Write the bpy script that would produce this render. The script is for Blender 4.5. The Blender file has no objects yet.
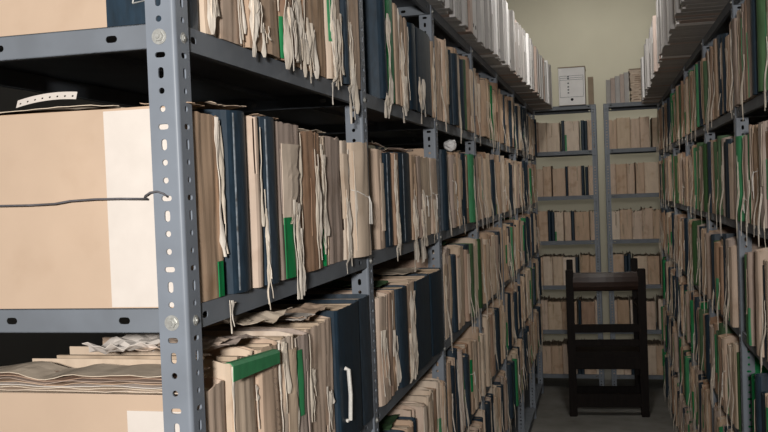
import bpy, bmesh, math, random
from mathutils import Vector, Matrix, noise

S = bpy.context.scene
COL = S.collection

# ------------------------------------------------------------------ layout
CAMZ = 1.75
XL, XR = -0.541, 0.44          # corridor faces of the two long racks
DEP = 0.45                     # rack depth
SP = 0.38                      # shelf spacing
LEV = [1.75 + 0.613 - SP * k for k in range(7)]      # top .. bottom shelf heights
LEVE = [z + 0.040 for z in LEV]        # the end racks stand a little taller
POST_H = LEV[0] - 0.0015
YL = [1.09 + 0.94 * k for k in range(7)] + [7.56]     # left rack post lines
YR = [2.31 + 0.94 * k for k in range(6)] + [7.56]     # right rack post lines
YE = 7.75                      # face of the two end racks
FPX = 898.0
YAW, PITCH, ROLL = math.radians(13.8), math.radians(1.64), math.radians(-2.17)

cam_rot = Matrix.Rotation(YAW, 3, 'Z') @ Matrix.Rotation(math.pi / 2 - PITCH, 3, 'X') @ Matrix.Rotation(ROLL, 3, 'Z')
cam_loc = Vector((0, 0, CAMZ))

def proj(p):
    q = cam_rot.transposed() @ (Vector(p) - cam_loc)
    if q.z > -0.05:
        return None
    return (384 + FPX * q.x / -q.z, 216 - FPX * q.y / -q.z, -q.z)

def on_left(px, py, X=XL):
    """point of the left rack's face seen at a pixel -> (Y, Z)"""
    d = cam_rot @ Vector(((px - 384) / FPX, (216 - py) / FPX, -1))
    t = X / d.x
    return d.y * t, CAMZ + d.z * t

# ------------------------------------------------------------------ materials
def lin(r, g, b):
    f = lambda c: (c / 255 / 12.92) if c / 255 <= 0.04045 else ((c / 255 + 0.055) / 1.055) ** 2.4
    return (f(r), f(g), f(b), 1)

def nodes(name):
    m = bpy.data.materials.new(name)
    m.use_nodes = True
    nt = m.node_tree
    b = nt.nodes['Principled BSDF']
    return m, nt, b

def mat(name, col, rough=0.8, var=0.12, scale=(30, 30, 30), bump=0.0, dark=0.6, objvar=0.0, spec=0.3, metal=0.0, blotch=0.0):
    """noise-mottled surface; objvar shifts the tone a little from one object to the next"""
    m, nt, b = nodes(name)
    N, L = nt.nodes.new, nt.links.new
    tc = N('ShaderNodeTexCoord')
    mp = N('ShaderNodeMapping'); mp.inputs['Scale'].default_value = scale
    L(tc.outputs['Object'], mp.inputs['Vector'])
    n = N('ShaderNodeTexNoise'); n.inputs['Scale'].default_value = 1.0; n.inputs['Detail'].default_value = 5
    oi = N('ShaderNodeObjectInfo')
    ad = N('ShaderNodeVectorMath'); ad.operation = 'MULTIPLY_ADD'
    ad.inputs[1].default_value = (37, 17, 23)
    L(oi.outputs['Random'], ad.inputs[0]); L(mp.outputs['Vector'], ad.inputs[2])
    L(ad.outputs[0], n.inputs['Vector'])
    rp = N('ShaderNodeValToRGB')
    c = col
    rp.color_ramp.elements[0].position = 0.3; rp.color_ramp.elements[1].position = 0.7
    rp.color_ramp.elements[0].color = (c[0] * (1 - var), c[1] * (1 - var * 1.1), c[2] * (1 - var * 1.2), 1)
    rp.color_ramp.elements[1].color = (min(1, c[0] * (1 + var)), min(1, c[1] * (1 + var)), min(1, c[2] * (1 + var)), 1)
    L(n.outputs['Fac'], rp.inputs['Fac'])
    out = rp.outputs['Color']
    if blotch:
        n2 = N('ShaderNodeTexNoise'); n2.inputs['Scale'].default_value = 14; n2.inputs['Detail'].default_value = 6
        L(ad.outputs[0], n2.inputs['Vector']); 
        mp2 = N('ShaderNodeVectorMath'); mp2.operation = 'MULTIPLY_ADD'; mp2.inputs[1].default_value = (11, 5, 7)
        L(oi.outputs['Random'], mp2.inputs[0]); L(tc.outputs['Object'], mp2.inputs[2]); L(mp2.outputs[0], n2.inputs['Vector'])
        r2 = N('ShaderNodeValToRGB'); r2.color_ramp.elements[0].position = 0.56; r2.color_ramp.elements[1].position = 0.72
        L(n2.outputs['Fac'], r2.inputs['Fac'])
        mx = N('ShaderNodeMix'); mx.data_type = 'RGBA'; mx.blend_type = 'MULTIPLY'
        mu = N('ShaderNodeMath'); mu.operation = 'MULTIPLY'; mu.inputs[1].default_value = blotch
        L(r2.outputs['Color'], mu.inputs[0]); L(mu.outputs[0], mx.inputs['Factor'])
        L(out, mx.inputs['A']); mx.inputs['B'].default_value = (0.55, 0.42, 0.30, 1)
        out = mx.outputs['Result']
    if objvar:
        hs = N('ShaderNodeHueSaturation')
        mr = N('ShaderNodeMapRange'); mr.inputs['To Min'].default_value = 1 - objvar; mr.inputs['To Max'].default_value = 1 + objvar * 0.6
        L(oi.outputs['Random'], mr.inputs['Value']); L(mr.outputs['Result'], hs.inputs['Value'])
        m2 = N('ShaderNodeMapRange'); m2.inputs['To Min'].default_value = 1.15; m2.inputs['To Max'].default_value = 0.8
        L(oi.outputs['Random'], m2.inputs['Value']); L(m2.outputs['Result'], hs.inputs['Saturation'])
        L(out, hs.inputs['Color']); out = hs.outputs['Color']
    L(out, b.inputs['Base Color'])
    b.inputs['Roughness'].default_value = rough
    b.inputs['Specular IOR Level'].default_value = spec
    b.inputs['Metallic'].default_value = metal
    if bump:
        bp = N('ShaderNodeBump'); bp.inputs['Strength'].default_value = bump; bp.inputs['Distance'].default_value = 0.002
        L(n.outputs['Fac'], bp.inputs['Height']); L(bp.outputs['Normal'], b.inputs['Normal'])
    return m

VS = (45, 45, 6)       # vertical fibres
M = {}
M['tan'] = mat('tan cardboard', (0.58, 0.425, 0.31), 0.85, 0.10, VS, 0.25, objvar=0.14, blotch=0.45)
M['cream'] = mat('cream card', (0.68, 0.545, 0.42), 0.85, 0.09, VS, 0.25, objvar=0.12, blotch=0.4)
M['brown'] = mat('brown card', (0.43, 0.285, 0.20), 0.85, 0.14, VS, 0.3, objvar=0.16, blotch=0.5)
M['greyish'] = mat('grey brown card', (0.44, 0.34, 0.28), 0.85, 0.12, VS, 0.3, objvar=0.15, blotch=0.4)
M['board'] = mat('smooth tan board', (0.54, 0.40, 0.29), 0.8, 0.04, (12, 12, 12), 0.05, blotch=0.10)
M['navy'] = mat('navy bookcloth', (0.019, 0.037, 0.057), 0.5, 0.25, (90, 90, 30), 0.15, objvar=0.25, spec=0.45)
M['green'] = mat('green bookcloth', (0.03, 0.25, 0.09), 0.6, 0.18, (60, 60, 20), 0.2, objvar=0.2)
M['dkgreen'] = mat('dull green cloth', (0.07, 0.14, 0.06), 0.7, 0.2, (60, 60, 20), 0.2, objvar=0.2)
M['page'] = mat('old page edges', (0.50, 0.39, 0.285), 0.9, 0.28, (20, 330, 14), 0.5, objvar=0.12)
M['paper'] = mat('loose old paper', (0.66, 0.55, 0.43), 0.9, 0.12, (40, 40, 40), 0.3, blotch=0.4)
M['white'] = mat('white paper', (0.66, 0.595, 0.535), 0.85, 0.04, (25, 25, 25), 0.05)
M['fringe'] = mat('frayed cloth', (0.72, 0.64, 0.54), 0.95, 0.2, (160, 160, 30), 0.6, objvar=0.1)
M['tape'] = mat('white cotton tape', (0.78, 0.75, 0.70), 0.9, 0.1, (200, 200, 200), 0.3)
M['steel'] = mat('grey painted steel', (0.205, 0.228, 0.262), 0.45, 0.07, (18, 18, 18), 0.06, spec=0.35)
M['steel2'] = mat('grey painted shelf', (0.17, 0.187, 0.21), 0.55, 0.10, (14, 14, 14), 0.06, spec=0.25)
M['zinc'] = mat('zinc bolt', (0.50, 0.50, 0.47), 0.4, 0.15, (200, 200, 200), 0.1, metal=0.5)
M['wear'] = mat('worn cloth edge', (0.22, 0.25, 0.28), 0.7, 0.6, (60, 60, 60), 0.3)
M['wire'] = mat('dark wire', (0.11, 0.105, 0.115), 0.5, 0.2, (100, 100, 100))
M['box'] = mat('white file board', (0.44, 0.42, 0.405), 0.8, 0.06, (40, 40, 5), 0.1, objvar=0.14, blotch=0.15)
M['boxpink'] = mat('pinkish file board', (0.47, 0.37, 0.32), 0.8, 0.06, (40, 40, 5), 0.1, objvar=0.14, blotch=0.3)
M['boxwhite'] = mat('clean white card', (0.85, 0.83, 0.82), 0.7, 0.03, (20, 20, 20))
M['kraft'] = mat('kraft box side', (0.33, 0.26, 0.19), 0.85, 0.06, (20, 20, 20))
M['ink'] = mat('print ink', (0.04, 0.045, 0.06), 0.8, 0.1)
M['fadedink'] = mat('faded ink', (0.20, 0.15, 0.12), 0.9, 0.2)
M['dark'] = mat('hole shade black', (0.012, 0.012, 0.012), 0.9, 0.1)  # shade inside the finger holes, put into a flat black colour
M['wood'] = mat('dark stained wood', (0.009, 0.006, 0.005), 0.6, 0.35, (60, 60, 8), 0.2, spec=0.15)
M['woodred'] = mat('reddish dark wood', (0.034, 0.018, 0.013), 0.4, 0.3, (8, 60, 60), 0.2, spec=0.4)
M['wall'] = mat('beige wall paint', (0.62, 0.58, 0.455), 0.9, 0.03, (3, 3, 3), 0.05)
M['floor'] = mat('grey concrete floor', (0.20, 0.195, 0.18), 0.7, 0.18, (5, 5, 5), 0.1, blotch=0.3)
M['sidewall'] = mat('shade dark wall', (0.035, 0.033, 0.03), 0.9, 0.03, (3, 3, 3), 0.05)  # shade of the rack gaps put into the wall colour, little bounce
M['ceil'] = mat('off white ceiling', (0.62, 0.59, 0.52), 0.9, 0.03, (3, 3, 3))

# ------------------------------------------------------------------ mesh helpers
class MB:
    def __init__(self):
        self.v, self.f, self.m = [], [], []
    def add(self, vs, fs, mi=0):
        o = len(self.v)
        self.v += [tuple(p) for p in vs]
        self.f += [tuple(i + o for i in f) for f in fs]
        self.m += [mi] * len(fs)
    def box(self, x0, x1, y0, y1, z0, z1, mi=0):
        v = [(x, y, z) for x in (x0, x1) for y in (y0, y1) for z in (z0, z1)]
        self.add(v, [(0, 1, 3, 2), (4, 6, 7, 5), (0, 4, 5, 1), (2, 3, 7, 6), (0, 2, 6, 4), (1, 5, 7, 3)], mi)
    def grid_solid(self, P, Q, mask=None, mi=0):
        """P[i][j] outer points, Q[i][j] inner points; closed solid over the cells that mask keeps"""
        ni, nj = len(P), len(P[0])
        keep = lambda i, j: 0 <= i < ni - 1 and 0 <= j < nj - 1 and (mask is None or mask[i][j])
        vs = [p for r in P for p in r] + [q for r in Q for q in r]
        n = ni * nj
        I = lambda i, j: i * nj + j
        fs = []
        for i in range(ni - 1):
            for j in range(nj - 1):
                if not keep(i, j):
                    continue
                a, b, c, d = I(i, j), I(i + 1, j), I(i + 1, j + 1), I(i, j + 1)
                fs.append((a, b, c, d)); fs.append((a + n, d + n, c + n, b + n))
                if not keep(i, j - 1): fs.append((b, a, a + n, b + n))
                if not keep(i, j + 1): fs.append((d, c, c + n, d + n))
                if not keep(i - 1, j): fs.append((a, d, d + n, a + n))
                if not keep(i + 1, j): fs.append((c, b, b + n, c + n))
        self.add(vs, fs, mi)
    def tube(self, pts, r, n=6, mi=0):
        pts = [Vector(p) for p in pts]
        vs, fs = [], []
        for k, p in enumerate(pts):
            t = (pts[min(k + 1, len(pts) - 1)] - pts[max(k - 1, 0)]).normalized()
            up = Vector((0, 0, 1)) if abs(t.z) < 0.9 else Vector((1, 0, 0))
            a = t.cross(up).normalized(); b = a.cross(t)
            rr = r[k] if isinstance(r, (list, tuple)) else r
            vs += [p + a * math.cos(2 * math.pi * i / n) * rr + b * math.sin(2 * math.pi * i / n) * rr for i in range(n)]
        for k in range(len(pts) - 1):
            for i in range(n):
                j = (i + 1) % n
                fs.append((k * n + i, k * n + j, (k + 1) * n + j, (k + 1) * n + i))
        fs.append(tuple(range(n))[::-1]); fs.append(tuple(range((len(pts) - 1) * n, len(pts) * n)))
        self.add(vs, fs, mi)
    def ribbon(self, pts, ws, th=0.0008, twist=0.0, ph=0.0, mi=0):
        """flat strip of cloth: pts along its length, ws widths; lies in the y-z plane unless twisted"""
        P, Q = [], []
        for k, (p, w) in enumerate(zip(pts, ws)):
            a = twist * math.sin(ph + k * 0.35)
            dv = Vector((math.sin(a), math.cos(a), 0)) * (w / 2)
            nv = Vector((math.cos(a), -math.sin(a), 0)) * th
            p = Vector(p)
            P.append([p - dv + nv, p + nv * 1.6, p + dv + nv]); Q.append([p - dv, p + nv * 0.4, p + dv])
        self.grid_solid([list(r) for r in zip(*P)], [list(r) for r in zip(*Q)], None, mi)
    def mesh(self, name, mats, smooth=False, flip=False):
        me = bpy.data.meshes.new(name)
        me.from_pydata(self.v, [], self.f)
        for m in mats:
            me.materials.append(M[m])
        me.polygons.foreach_set('material_index', self.m)
        if flip:
            me.flip_normals()
        bm = bmesh.new(); bm.from_mesh(me)
        bmesh.ops.recalc_face_normals(bm, faces=bm.faces)
        bm.to_mesh(me); bm.free()
        if smooth:
            me.polygons.foreach_set('use_smooth', [True] * len(me.polygons))
        me.update()
        return me

def link(name, me, parent=None, loc=(0, 0, 0), rz=0.0):
    o = bpy.data.objects.new(name, me)
    COL.objects.link(o)
    o.location = loc
    o.rotation_euler = (0, 0, rz)
    if parent:
        o.parent = parent
    return o

def tag(o, label, cat, group=None, kind=None):
    if label: o['label'] = label
    if cat: o['category'] = cat
    if group: o['group'] = group
    if kind: o['kind'] = kind
    return o

def thing(name, label, cat, loc=(0, 0, 0), rz=0.0, group=None):
    return tag(link(name, None, None, loc, rz), label, cat, group)

def structure(name, mb, m):
    o = link(name, mb.mesh(name, [m]))
    o['kind'] = 'structure'
    return o

# ---- perforated steel strip: local u along length, v across width
def hole_plate(mb, place, cells, W, th, edge=True):
    """cells: list of (u0, u1, cu, cv, a, b): cell span and a stadium hole with half sizes a (along u), b (along v)"""
    for (u0, u1, cu, cv, a, b) in cells:
        if a is None:
            c = [(u0, 0), (u1, 0), (u1, W), (u0, W)]
            mb.add([place(u, v, 0) for u, v in c] + [place(u, v, th) for u, v in c],
                   [(0, 1, 2, 3), (7, 6, 5, 4), (0, 4, 5, 1), (2, 6, 7, 3)])
            continue
        angs = [2 * math.pi * k / 16 for k in range(16)]
        for cx, cy in ((u0, 0), (u1, 0), (u1, W), (u0, W)):
            angs.append(math.atan2(cy - cv, cx - cu) % (2 * math.pi))
        angs = sorted(angs)
        inn, out = [], []
        for t in angs:
            dx, dy = math.cos(t), math.sin(t)
            r = min(a, b); hx, hy = a - r, b - r
            # stadium by support point
            px = (hx if dx > 1e-6 else -hx if dx < -1e-6 else 0) + r * dx
            py = (hy if dy > 1e-6 else -hy if dy < -1e-6 else 0) + r * dy
            inn.append((cu + px, cv + py))
            k = 1e9
            if dx > 1e-9: k = min(k, (u1 - cu) / dx)
            if dx < -1e-9: k = min(k, (u0 - cu) / dx)
            if dy > 1e-9: k = min(k, (W - cv) / dy)
            if dy < -1e-9: k = min(k, (0 - cv) / dy)
            out.append((cu + dx * k, cv + dy * k))
        n = len(angs)
        vs = [place(u, v, 0) for u, v in inn] + [place(u, v, 0) for u, v in out] + [place(u, v, th) for u, v in inn] + [place(u, v, th) for u, v in out]
        fs = []
        for i in range(n):
            j = (i + 1) % n
            fs += [(i, j, n + j, n + i), (2 * n + j, 2 * n + i, 3 * n + i, 3 * n + j), (j, i, 2 * n + i, 2 * n + j), (n + i, n + j, 3 * n + j, 3 * n + i)]
        mb.add(vs, fs)

PITCHH = SP / 16
WA, WB, TH, RB = 0.042, 0.040, 0.0028, 0.006
def post_mesh(mirror=False):
    mb = MB()
    s = -1 if mirror else 1
    z_first = (LEV[6] - 0.019) % PITCHH       # a bolt hole sits 19 mm under each shelf top
    def cells(W, cv):
        out = []
        z = z_first - PITCHH
        k0 = round((LEV[1] - 0.019 - z) / PITCHH)
        k = 0
        while z < POST_H:
            u0, u1 = max(0, z - PITCHH / 2), min(POST_H, z + PITCHH / 2)
            ph = (k - k0) % 4          # 0 bolt hole, then going down: -1 slot across, -2 slot along, -3 round
            a, b = {0: (0.0042, 0.0042), 3: (0.0038, 0.0075), 2: (0.0075, 0.0042), 1: (0.0042, 0.0042)}[ph]
            if u1 - u0 < PITCHH * 0.98:
                a = None
            if u1 > u0:
                out.append((u0, u1, z, cv, a, b))
            z += PITCHH; k += 1
        return out
    hole_plate(mb, lambda u, v, w: (-s * (RB + v), w, u), cells(WA - RB, 0.017), WA - RB, TH)
    hole_plate(mb, lambda u, v, w: (-s * w, RB + v, u), cells(WB - RB, 0.017), WB - RB, TH)
    n = 6
    P = [[(-s * (RB - RB * math.sin(a)), RB - RB * math.cos(a), z) for z in (0, POST_H)] for a in [math.pi / 2 * i / n for i in range(n + 1)]]
    r2 = RB - TH
    Q = [[(-s * (RB - r2 * math.sin(a)), RB - r2 * math.cos(a), z) for z in (0, POST_H)] for a in [math.pi / 2 * i / n for i in range(n + 1)]]
    mb.grid_solid(P, Q)
    return mb.mesh('post', ['steel'])

POST, POSTM = post_mesh(), post_mesh(True)

def shelf_mesh(L, D=DEP):
    """folded steel tray: top plate, four 33 mm lips with slots, narrow returns"""
    mb = MB()
    H, t = 0.033, 0.0012
    x0, x1 = -D + 0.0035, -0.0035
    mb.box(x0, x1, 0, L, -t, 0)
    def cells(n0, n1, first=0.092, step=0.175):
        out, c = [], []
        k = n0 + first
        while k < n1 - 0.03:
            c.append(k); k += step
        for i, cu in enumerate(c):
            lo = n0 if i == 0 else (c[i - 1] + cu) / 2
            hi = n1 if i == len(c) - 1 else (c[i + 1] + cu) / 2
            out.append((lo, hi, cu, 0.0165, 0.0085, 0.0048))
        return out
    hole_plate(mb, lambda u, v, w: (x1 - w, u, -H + v), cells(0, L, 0.058, L - 0.116), H, t)
    hole_plate(mb, lambda u, v, w: (x0 + w, u, -H + v), cells(0, L, 0.058, L - 0.116), H, t)
    hole_plate(mb, lambda u, v, w: (x1 - u, w, -H + v), cells(0, x1 - x0), H, t)
    hole_plate(mb, lambda u, v, w: (x1 - u, L - w, -H + v), cells(0, x1 - x0), H, t)
    mb.box(x1 - 0.012, x1, 0, L, -H, -H + t); mb.box(x0, x0 + 0.012, 0, L, -H, -H + t)
    mb.box(x0, x1, 0, 0.012, -H, -H + t); mb.box(x0, x1, L - 0.012, L, -H, -H + t)
    # stiffening rib under the plate
    mb.box((x0 + x1) / 2 - 0.02, (x0 + x1) / 2 + 0.02, 0.002, L - 0.002, -0.010, -t)
    return mb.mesh('shelf', ['steel2'])

def bolt_mesh():
    mb = MB()
    n = 14
    def disc(r0, y0, y1, k, r1=None):
        r1 = r1 or r0
        a = [(r0 * math.cos(2 * math.pi * i / k), y0, r0 * math.sin(2 * math.pi * i / k)) for i in range(k)]
        b = [(r1 * math.cos(2 * math.pi * i / k), y1, r1 * math.sin(2 * math.pi * i / k)) for i in range(k)]
        mb.add(a + b, [tuple(range(k)), tuple(range(2 * k - 1, k - 1, -1))] + [(i, k + i, k + (i + 1) % k, (i + 1) % k) for i in range(k)])
    disc(0.0105, 0, -0.0012, 18)
    disc(0.0070, -0.0012, -0.0048, 6, 0.0066)
    disc(0.0036, -0.0048, -0.0068, 10, 0.003)
    return mb.mesh('bolt', ['zinc'])
BOLT = bolt_mesh()

# ------------------------------------------------------------------ racks
def rack(label, corner, rz, ys, mirror, n_bolted, levels=range(7)):
    """a run of bays; local frame: face at x=0 looking to +x, bays along +y (mirrored runs look to -x)"""
    root = thing('shelving_rack', label, 'shelving', (corner[0], corner[1], 0), rz)
    s = -1 if mirror else 1
    for i, y in enumerate(ys):
        p = link('post', POSTM if mirror else POST, root, (0, y, 0))
        b = link('post', POST if mirror else POSTM, root, (-s * DEP, y, 0))
        if i < n_bolted:
            for k in levels:
                zb = LEV[k] - 0.019
                if zb > POST_H: continue
                link('bolt', BOLT, p, (-s * (RB + 0.017), 0, zb))
                link('bolt', BOLT, p, (0, RB + 0.017, zb), s * math.pi / 2).scale = (0.7, 0.5, 0.7)
    cache = {}
    for i in range(len(ys) - 1):
        L = round(ys[i + 1] - ys[i] - 0.0042, 4)
        if L not in cache:
            cache[L] = shelf_mesh(L)
        for k in levels:
            if mirror:
                link('shelf', cache[L], root, (0, ys[i + 1] - 0.0007, LEV[k]), math.pi)
            else:
                link('shelf', cache[L], root, (0, ys[i] + 0.0035, LEV[k]))
    return root

rack('long grey slotted-angle shelving rack along the left side, nearest post in front', (XL, 0), 0, YL, False, 5)
rack('long grey slotted-angle shelving rack along the right side of the aisle', (XR, 0), 0, YR, True, 4)
# end racks: two posts in front, face towards the camera
def end_rack(label, x0, x1):
    root = thing('shelving_rack', label, 'shelving', (0, YE, 0))
    link('post', POSTM, root, (x0, 0, 0)); link('post', POST, root, (x1, 0, 0))
    link('post', POST, root, (x0 + 0.042, DEP - 0.042, 0)); link('post', POSTM, root, (x1 - 0.042, DEP - 0.042, 0))
    for p in [c for c in COL.objects if c.parent == root]:
        p.scale = (1, 1, (POST_H + 0.040) / POST_H)
    me = shelf_mesh(round(x1 - x0 - 0.0065, 4))
    for z in LEVE:
        link('shelf', me, root, (x0 + 0.00325, 0.0, z), -math.pi / 2)
    return root
EL, ER = (-0.983, -0.043), (0.016, 0.956)
end_rack('grey shelving rack against the end wall, left of the narrow gap', *EL)
end_rack('grey shelving rack against the end wall, right of the narrow gap', *ER)

# ------------------------------------------------------------------ bundles and volumes
def nz3(x, y, z):
    return noise.noise(Vector((x, y, z)))

class Surf:
    """face of a bundle: x position at (y, z)"""
    def __init__(self, t, h, seed, bulge, rough, lean=0.0):
        self.t, self.h, self.s, self.b, self.r, self.lean = t, h, seed * 7.31, bulge, rough, lean
    def __call__(self, y, z):
        u = max(0, min(1, y / self.t))
        e = min(y, self.t - y)
        return (self.b * (1 - (2 * u - 1) ** 2) - 0.006 * math.exp(-max(e, 0) / 0.0035) + self.r * (nz3(y * 60, z * 3.5, self.s) * 0.6 + nz3(y * 24, z * 11, self.s + 5) * 0.9)
                + self.lean * (z / self.h))

def cover_part(mb, t, h, d, rng, surf, torn, jag, mi=0, ny=None, nzs=12, th=0.0022):
    ny = ny or max(6, int(t / 0.005))
    sid = rng.random() * 50
    cols = [(-d, 0.0, 0), (-d * 0.6, 0.0, 0), (-d * 0.25, 0.0, 0), (-0.03, 0.0, 0)]
    cols += [(0.0, t * i / ny, 1) for i in range(ny + 1)]
    cols += [(-0.03, t, 2), (-d * 0.25, t, 2), (-d * 0.6, t, 2), (-d, t, 2)]
    P, Q, mask = [], [], []
    for ci, (x, y, k) in enumerate(cols):
        top = h - (jag * (0.5 + 0.5 * nz3(y * 60, sid, 0)) if k == 1 else jag * 0.25 * abs(nz3(x * 14, y * 5, sid)))
        bot = 0.0
        rp, rq = [], []
        for j in range(nzs + 1):
            z = bot + (top - bot) * j / nzs
            if k == 1:
                xx = surf(y, z)
                edge = min(y, t - y)
                yin = min(max(y, th), t - th)
                rp.append((xx, y, z)); rq.append((xx - th, yin, z))
            else:
                w = abs(nz3(x * 9, z * 7, sid)) * 0.0015
                yy = w if k == 0 else t - w
                rp.append((x, yy, z)); rq.append((x, yy + (th if k == 0 else -th), z))
        P.append(rp); Q.append(rq)
    mask = [[True] * nzs for _ in range(len(cols) - 1)]
    if torn:
        for _ in range(torn):
            c0 = 4 + rng.randrange(0, max(1, ny - 1)); w = rng.choice((1, 1, 2, 2, 3)); r0 = rng.randrange(0, nzs); r1 = r0 + rng.randrange(2, 8)
            for c in range(c0, min(c0 + w, 4 + ny)):
                for r in range(max(0, r0 + rng.randrange(-1, 2)), min(nzs, r1 + rng.randrange(-1, 2))):
                    mask[c][r] = False
    mb.grid_solid(P, Q, mask, mi)

def page_part(mb, t, h, d, rng, mi=0):
    n = max(3, int(t / 0.008))
    y = 0.003
    step = (t - 0.006) / n
    for i in range(n):
        mb.box(-d + 0.012 + rng.random() * 0.02, -0.0045 - rng.random() * 0.007, y + 0.0002, y + step - 0.0004, 0.001 + rng.random() * 0.002, h - 0.004 - rng.random() * 0.018, mi)
        y += step

def fringe_strip(mb, surf, t, h, rng, y, ztop, zbot, w, mi=0, out=0.002, drift=None, clear=0.012):
    n = max(7, int((ztop - zbot) / 0.011))
    drift = rng.uniform(-0.2, 0.5) * 0.04 if drift is None else drift
    pts, ws = [], []
    ph = rng.random() * 6
    for k in range(n + 1):
        u = k / n
        z = ztop + (zbot - ztop) * u
        yy = y + drift * u * u + 0.0035 * nz3(ph * 7, k * 0.3, 2) * (0.3 + u)
        yc = max(min(0.001 + w * 0.62, t / 2), min(max(t - 0.001 - w * 0.62, t / 2), yy))
        # below the shelf edge a strip hangs free, just clear of the lip
        if z > -0.005:
            yy = yc
        x = surf(yc, max(z, 0)) + out + 0.0016 * (1 + nz3(ph * 5, k * 0.5, 3))
        bl = max(0.0, min(1.0, (0.10 - z) / 0.09)); bl = bl * bl * (3 - 2 * bl)
        x = max(x, x + (clear - x) * bl) + 0.001 * bl * (1 + nz3(ph * 3, k * 0.6, 7))
        pts.append((x, yy, z)); ws.append(w * max(0.3, 0.72 + 0.55 * nz3(ph * 9, k * 0.42, 1) + 0.25 * nz3(ph * 9, k * 1.3, 4)) * (0.75 if u < 0.08 else 0.6 if u > 0.93 else 1))
    mb.ribbon(pts, ws, 0.0009, 0.5, ph, mi)

def tape_patch(mb, surf, y0, y1, z0, z1, mi=0, off=0.0012, th=0.0008):
    ny, nzs = 4, 8
    P = [[(surf(y0 + (y1 - y0) * i / ny, z0 + (z1 - z0) * j / nzs) + off + th, y0 + (y1 - y0) * i / ny, z0 + (z1 - z0) * j / nzs) for j in range(nzs + 1)] for i in range(ny + 1)]
    Q = [[(p[0] - th - 0.001, p[1], p[2]) for p in r] for r in P]
    mb.grid_solid(P, Q, None, mi)

def flap_patch(mb, surf, rng, y0, y1, z0, z1, mi=0, tilt=0.006):
    """torn flap of cover paper with a ragged edge, lifting off the face"""
    ny, nzs = 4, 14
    sid = rng.random() * 90
    P = []
    for i in range(ny + 1):
        r = []
        for j in range(nzs + 1):
            v = j / nzs
            z = z0 + (z1 - z0) * v
            e = 1 - 0.45 * abs(nz3(sid, v * 6, 0)) - 0.5 * (1 - v) ** 2
            y = y0 + (y1 - y0) * (i / ny) * max(0.15, e)
            r.append((surf(y, z) + 0.0015 + tilt * (i / ny) * (0.6 + 0.4 * nz3(sid, v * 3, 2)), y, z))
        P.append(r)
    Q = [[(p[0] - 0.001, p[1], p[2]) for p in r] for r in P]
    mb.grid_solid(P, Q, None, mi)

def tie_part(mb, surf, t, z, rng, mi=0):
    n = 10
    sl = rng.uniform(-0.03, 0.03)
    pts = [(surf(t * i / n, z) + 0.0022, t * i / n, z + sl * (i / n) - 0.006 * math.sin(math.pi * i / n)) for i in range(n + 1)]
    mb.tube(pts, 0.0012, 5, mi)
    y = t * rng.uniform(0.3, 0.7)
    for sgn in (-1, 1):
        L = rng.uniform(0.03, 0.08)
        mb.tube([(surf(y, z) + 0.003, y, z + sl * y / t - 0.003), (surf(y, z) + 0.006, y + sgn * 0.006, z - L * 0.4), (surf(y, z) + 0.005, y + sgn * 0.009, z - L)], 0.0012, 5, mi)

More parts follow.
